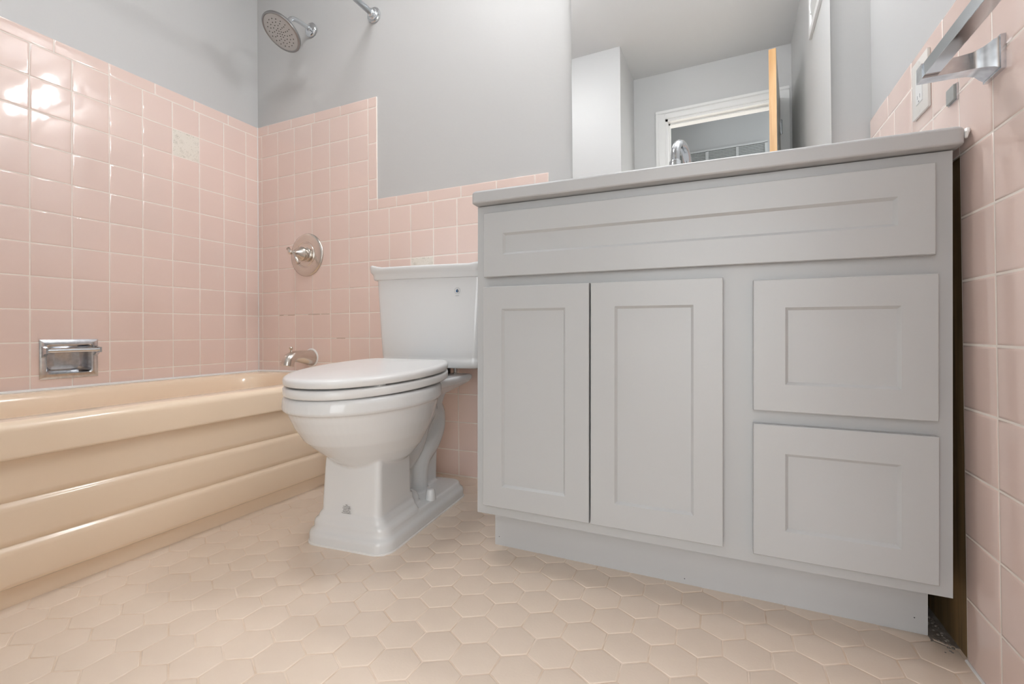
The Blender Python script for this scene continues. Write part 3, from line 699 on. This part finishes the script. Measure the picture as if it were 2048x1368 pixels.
ve = tag(empty('wall_vent', Matrix.Translation((W+.006, -.930, 2.105))), 'white framed wall vent near the ceiling, seen in mirror', 'vent')
bm = bmesh.new(); y0, y1, z0, z1, f = -.153, .153, -.146, .146, .034
for b in ((y0, y1, z0, z0+f), (y0, y1, z1-f, z1), (y0, y0+f, z0+f, z1-f), (y1-f, y1, z0+f, z1-f)): box(bm, -.012, 0, *b)
mesh_obj('frame', bm, WHITEP, ve)
mesh_obj('recess', boxbm(-.003, -.0005, y0+f, y1-f, z0+f, z1-f), mat('vent_grey', (.62, .62, .60), .6), ve)
bm = bmesh.new(); tube(bm, spline([(-.008, -.07, .06), (-.012, -.085, .03), (-.010, -.105, .01), (-.012, -.110, -.02), (-.008, -.108, -.045)], 5), [.003]*20 + [.004], 8); mesh_obj('cord', bm, WHITEP, ve, smooth=True)

# ------------------------------------------------------------------ door (open into the room, seen in the mirror) and hall grille
hinge = Vector((DX1-.018, YD+.012, 0)); free = Vector((2.281, -1.298, 0)); dv = (free-hinge); DL = dv.length
dm = Matrix.Translation(hinge) @ Matrix.Rotation(math.atan2(dv.y, dv.x), 4, 'Z')
dr1 = tag(empty('door_1', dm), 'white door with bare orange wood edge standing open in mirror', 'door', kind='structure')
mesh_obj('leaf', boxbm(0, DL-.0006, -.035, 0, .012, DZ-.006), mat('door_face', (.78, .75, .68), .35), dr1)
mesh_obj('wood_edge', boxbm(DL-.0005, DL+.002, -.035, 0, .012, DZ-.006), DOORW, dr1)
for z in (.25, 1.0, 1.83):
    bm = bmesh.new(); lathe(bm, (-.006, -.040, z), Z, [(0, .0065), (.09, .0065)], 14); lathe(bm, (-.006, -.040, z+.09), Z, [(0, .004), (.004, .0075), (.010, .003)], 12)
    box(bm, -.004, .03, -.0375, -.0345, z+.002, z+.088); mesh_obj('hinge', bm, CHROME, dr1, autosmooth=40)
bm = bmesh.new(); tube(bm, [(-.008, -.043, 1.925), (-.012, -.058, 1.932), (-.016, -.070, 1.928)], [.003, .003, .005], 8); mesh_obj('hinge_stop', bm, CHROME, dr1, smooth=True)
bm = bmesh.new(); lathe(bm, (DL-.06, -.035, .92), -Y, [(0, .03), (.005, .03), (.01, .012), (.035, .012), (.045, .026), (.06, .026), (.066, .01)], 24); mesh_obj('knob', bm, NICKEL, dr1, autosmooth=40)
gr = tag(empty('return_air_grille', Matrix.Translation((2.0, -2.80, 1.954))), 'grey slatted return air grille on hallway wall in mirror', 'vent')
bm = bmesh.new(); zt_ = .152
for b in ((-.36, .36, zt_-.004, zt_+.012), (-.36, .36, -.16, -.14), (-.36, -.34, -.14, zt_), (.34, .36, -.14, zt_), (-.1105, -.0865, -.14, zt_), (.1274, .1465, -.14, zt_)): box(bm, b[0], b[1], 0, .010, b[2], b[3])
mesh_obj('frame', bm, mat('grille_frame', (.36, .375, .38), .5), gr)
mesh_obj('backing', boxbm(-.34, .34, .0, .001, -.14, zt_), GAP, gr)
sl = bmesh.new(); box(sl, -.34, .34, -.0006, .0006, -.005, .005); me = None
first = None
for k in range(22):
    z = -.134 + k*.013
    Mx = Matrix.Translation((0, .005, z)) @ Matrix.Rotation(math.radians(-35), 4, 'X')
    if first is None: first = mesh_obj('slat', sl, GRILLE, gr, mw=Mx)
    else: inst(first.data, 'slat', gr, Mx)
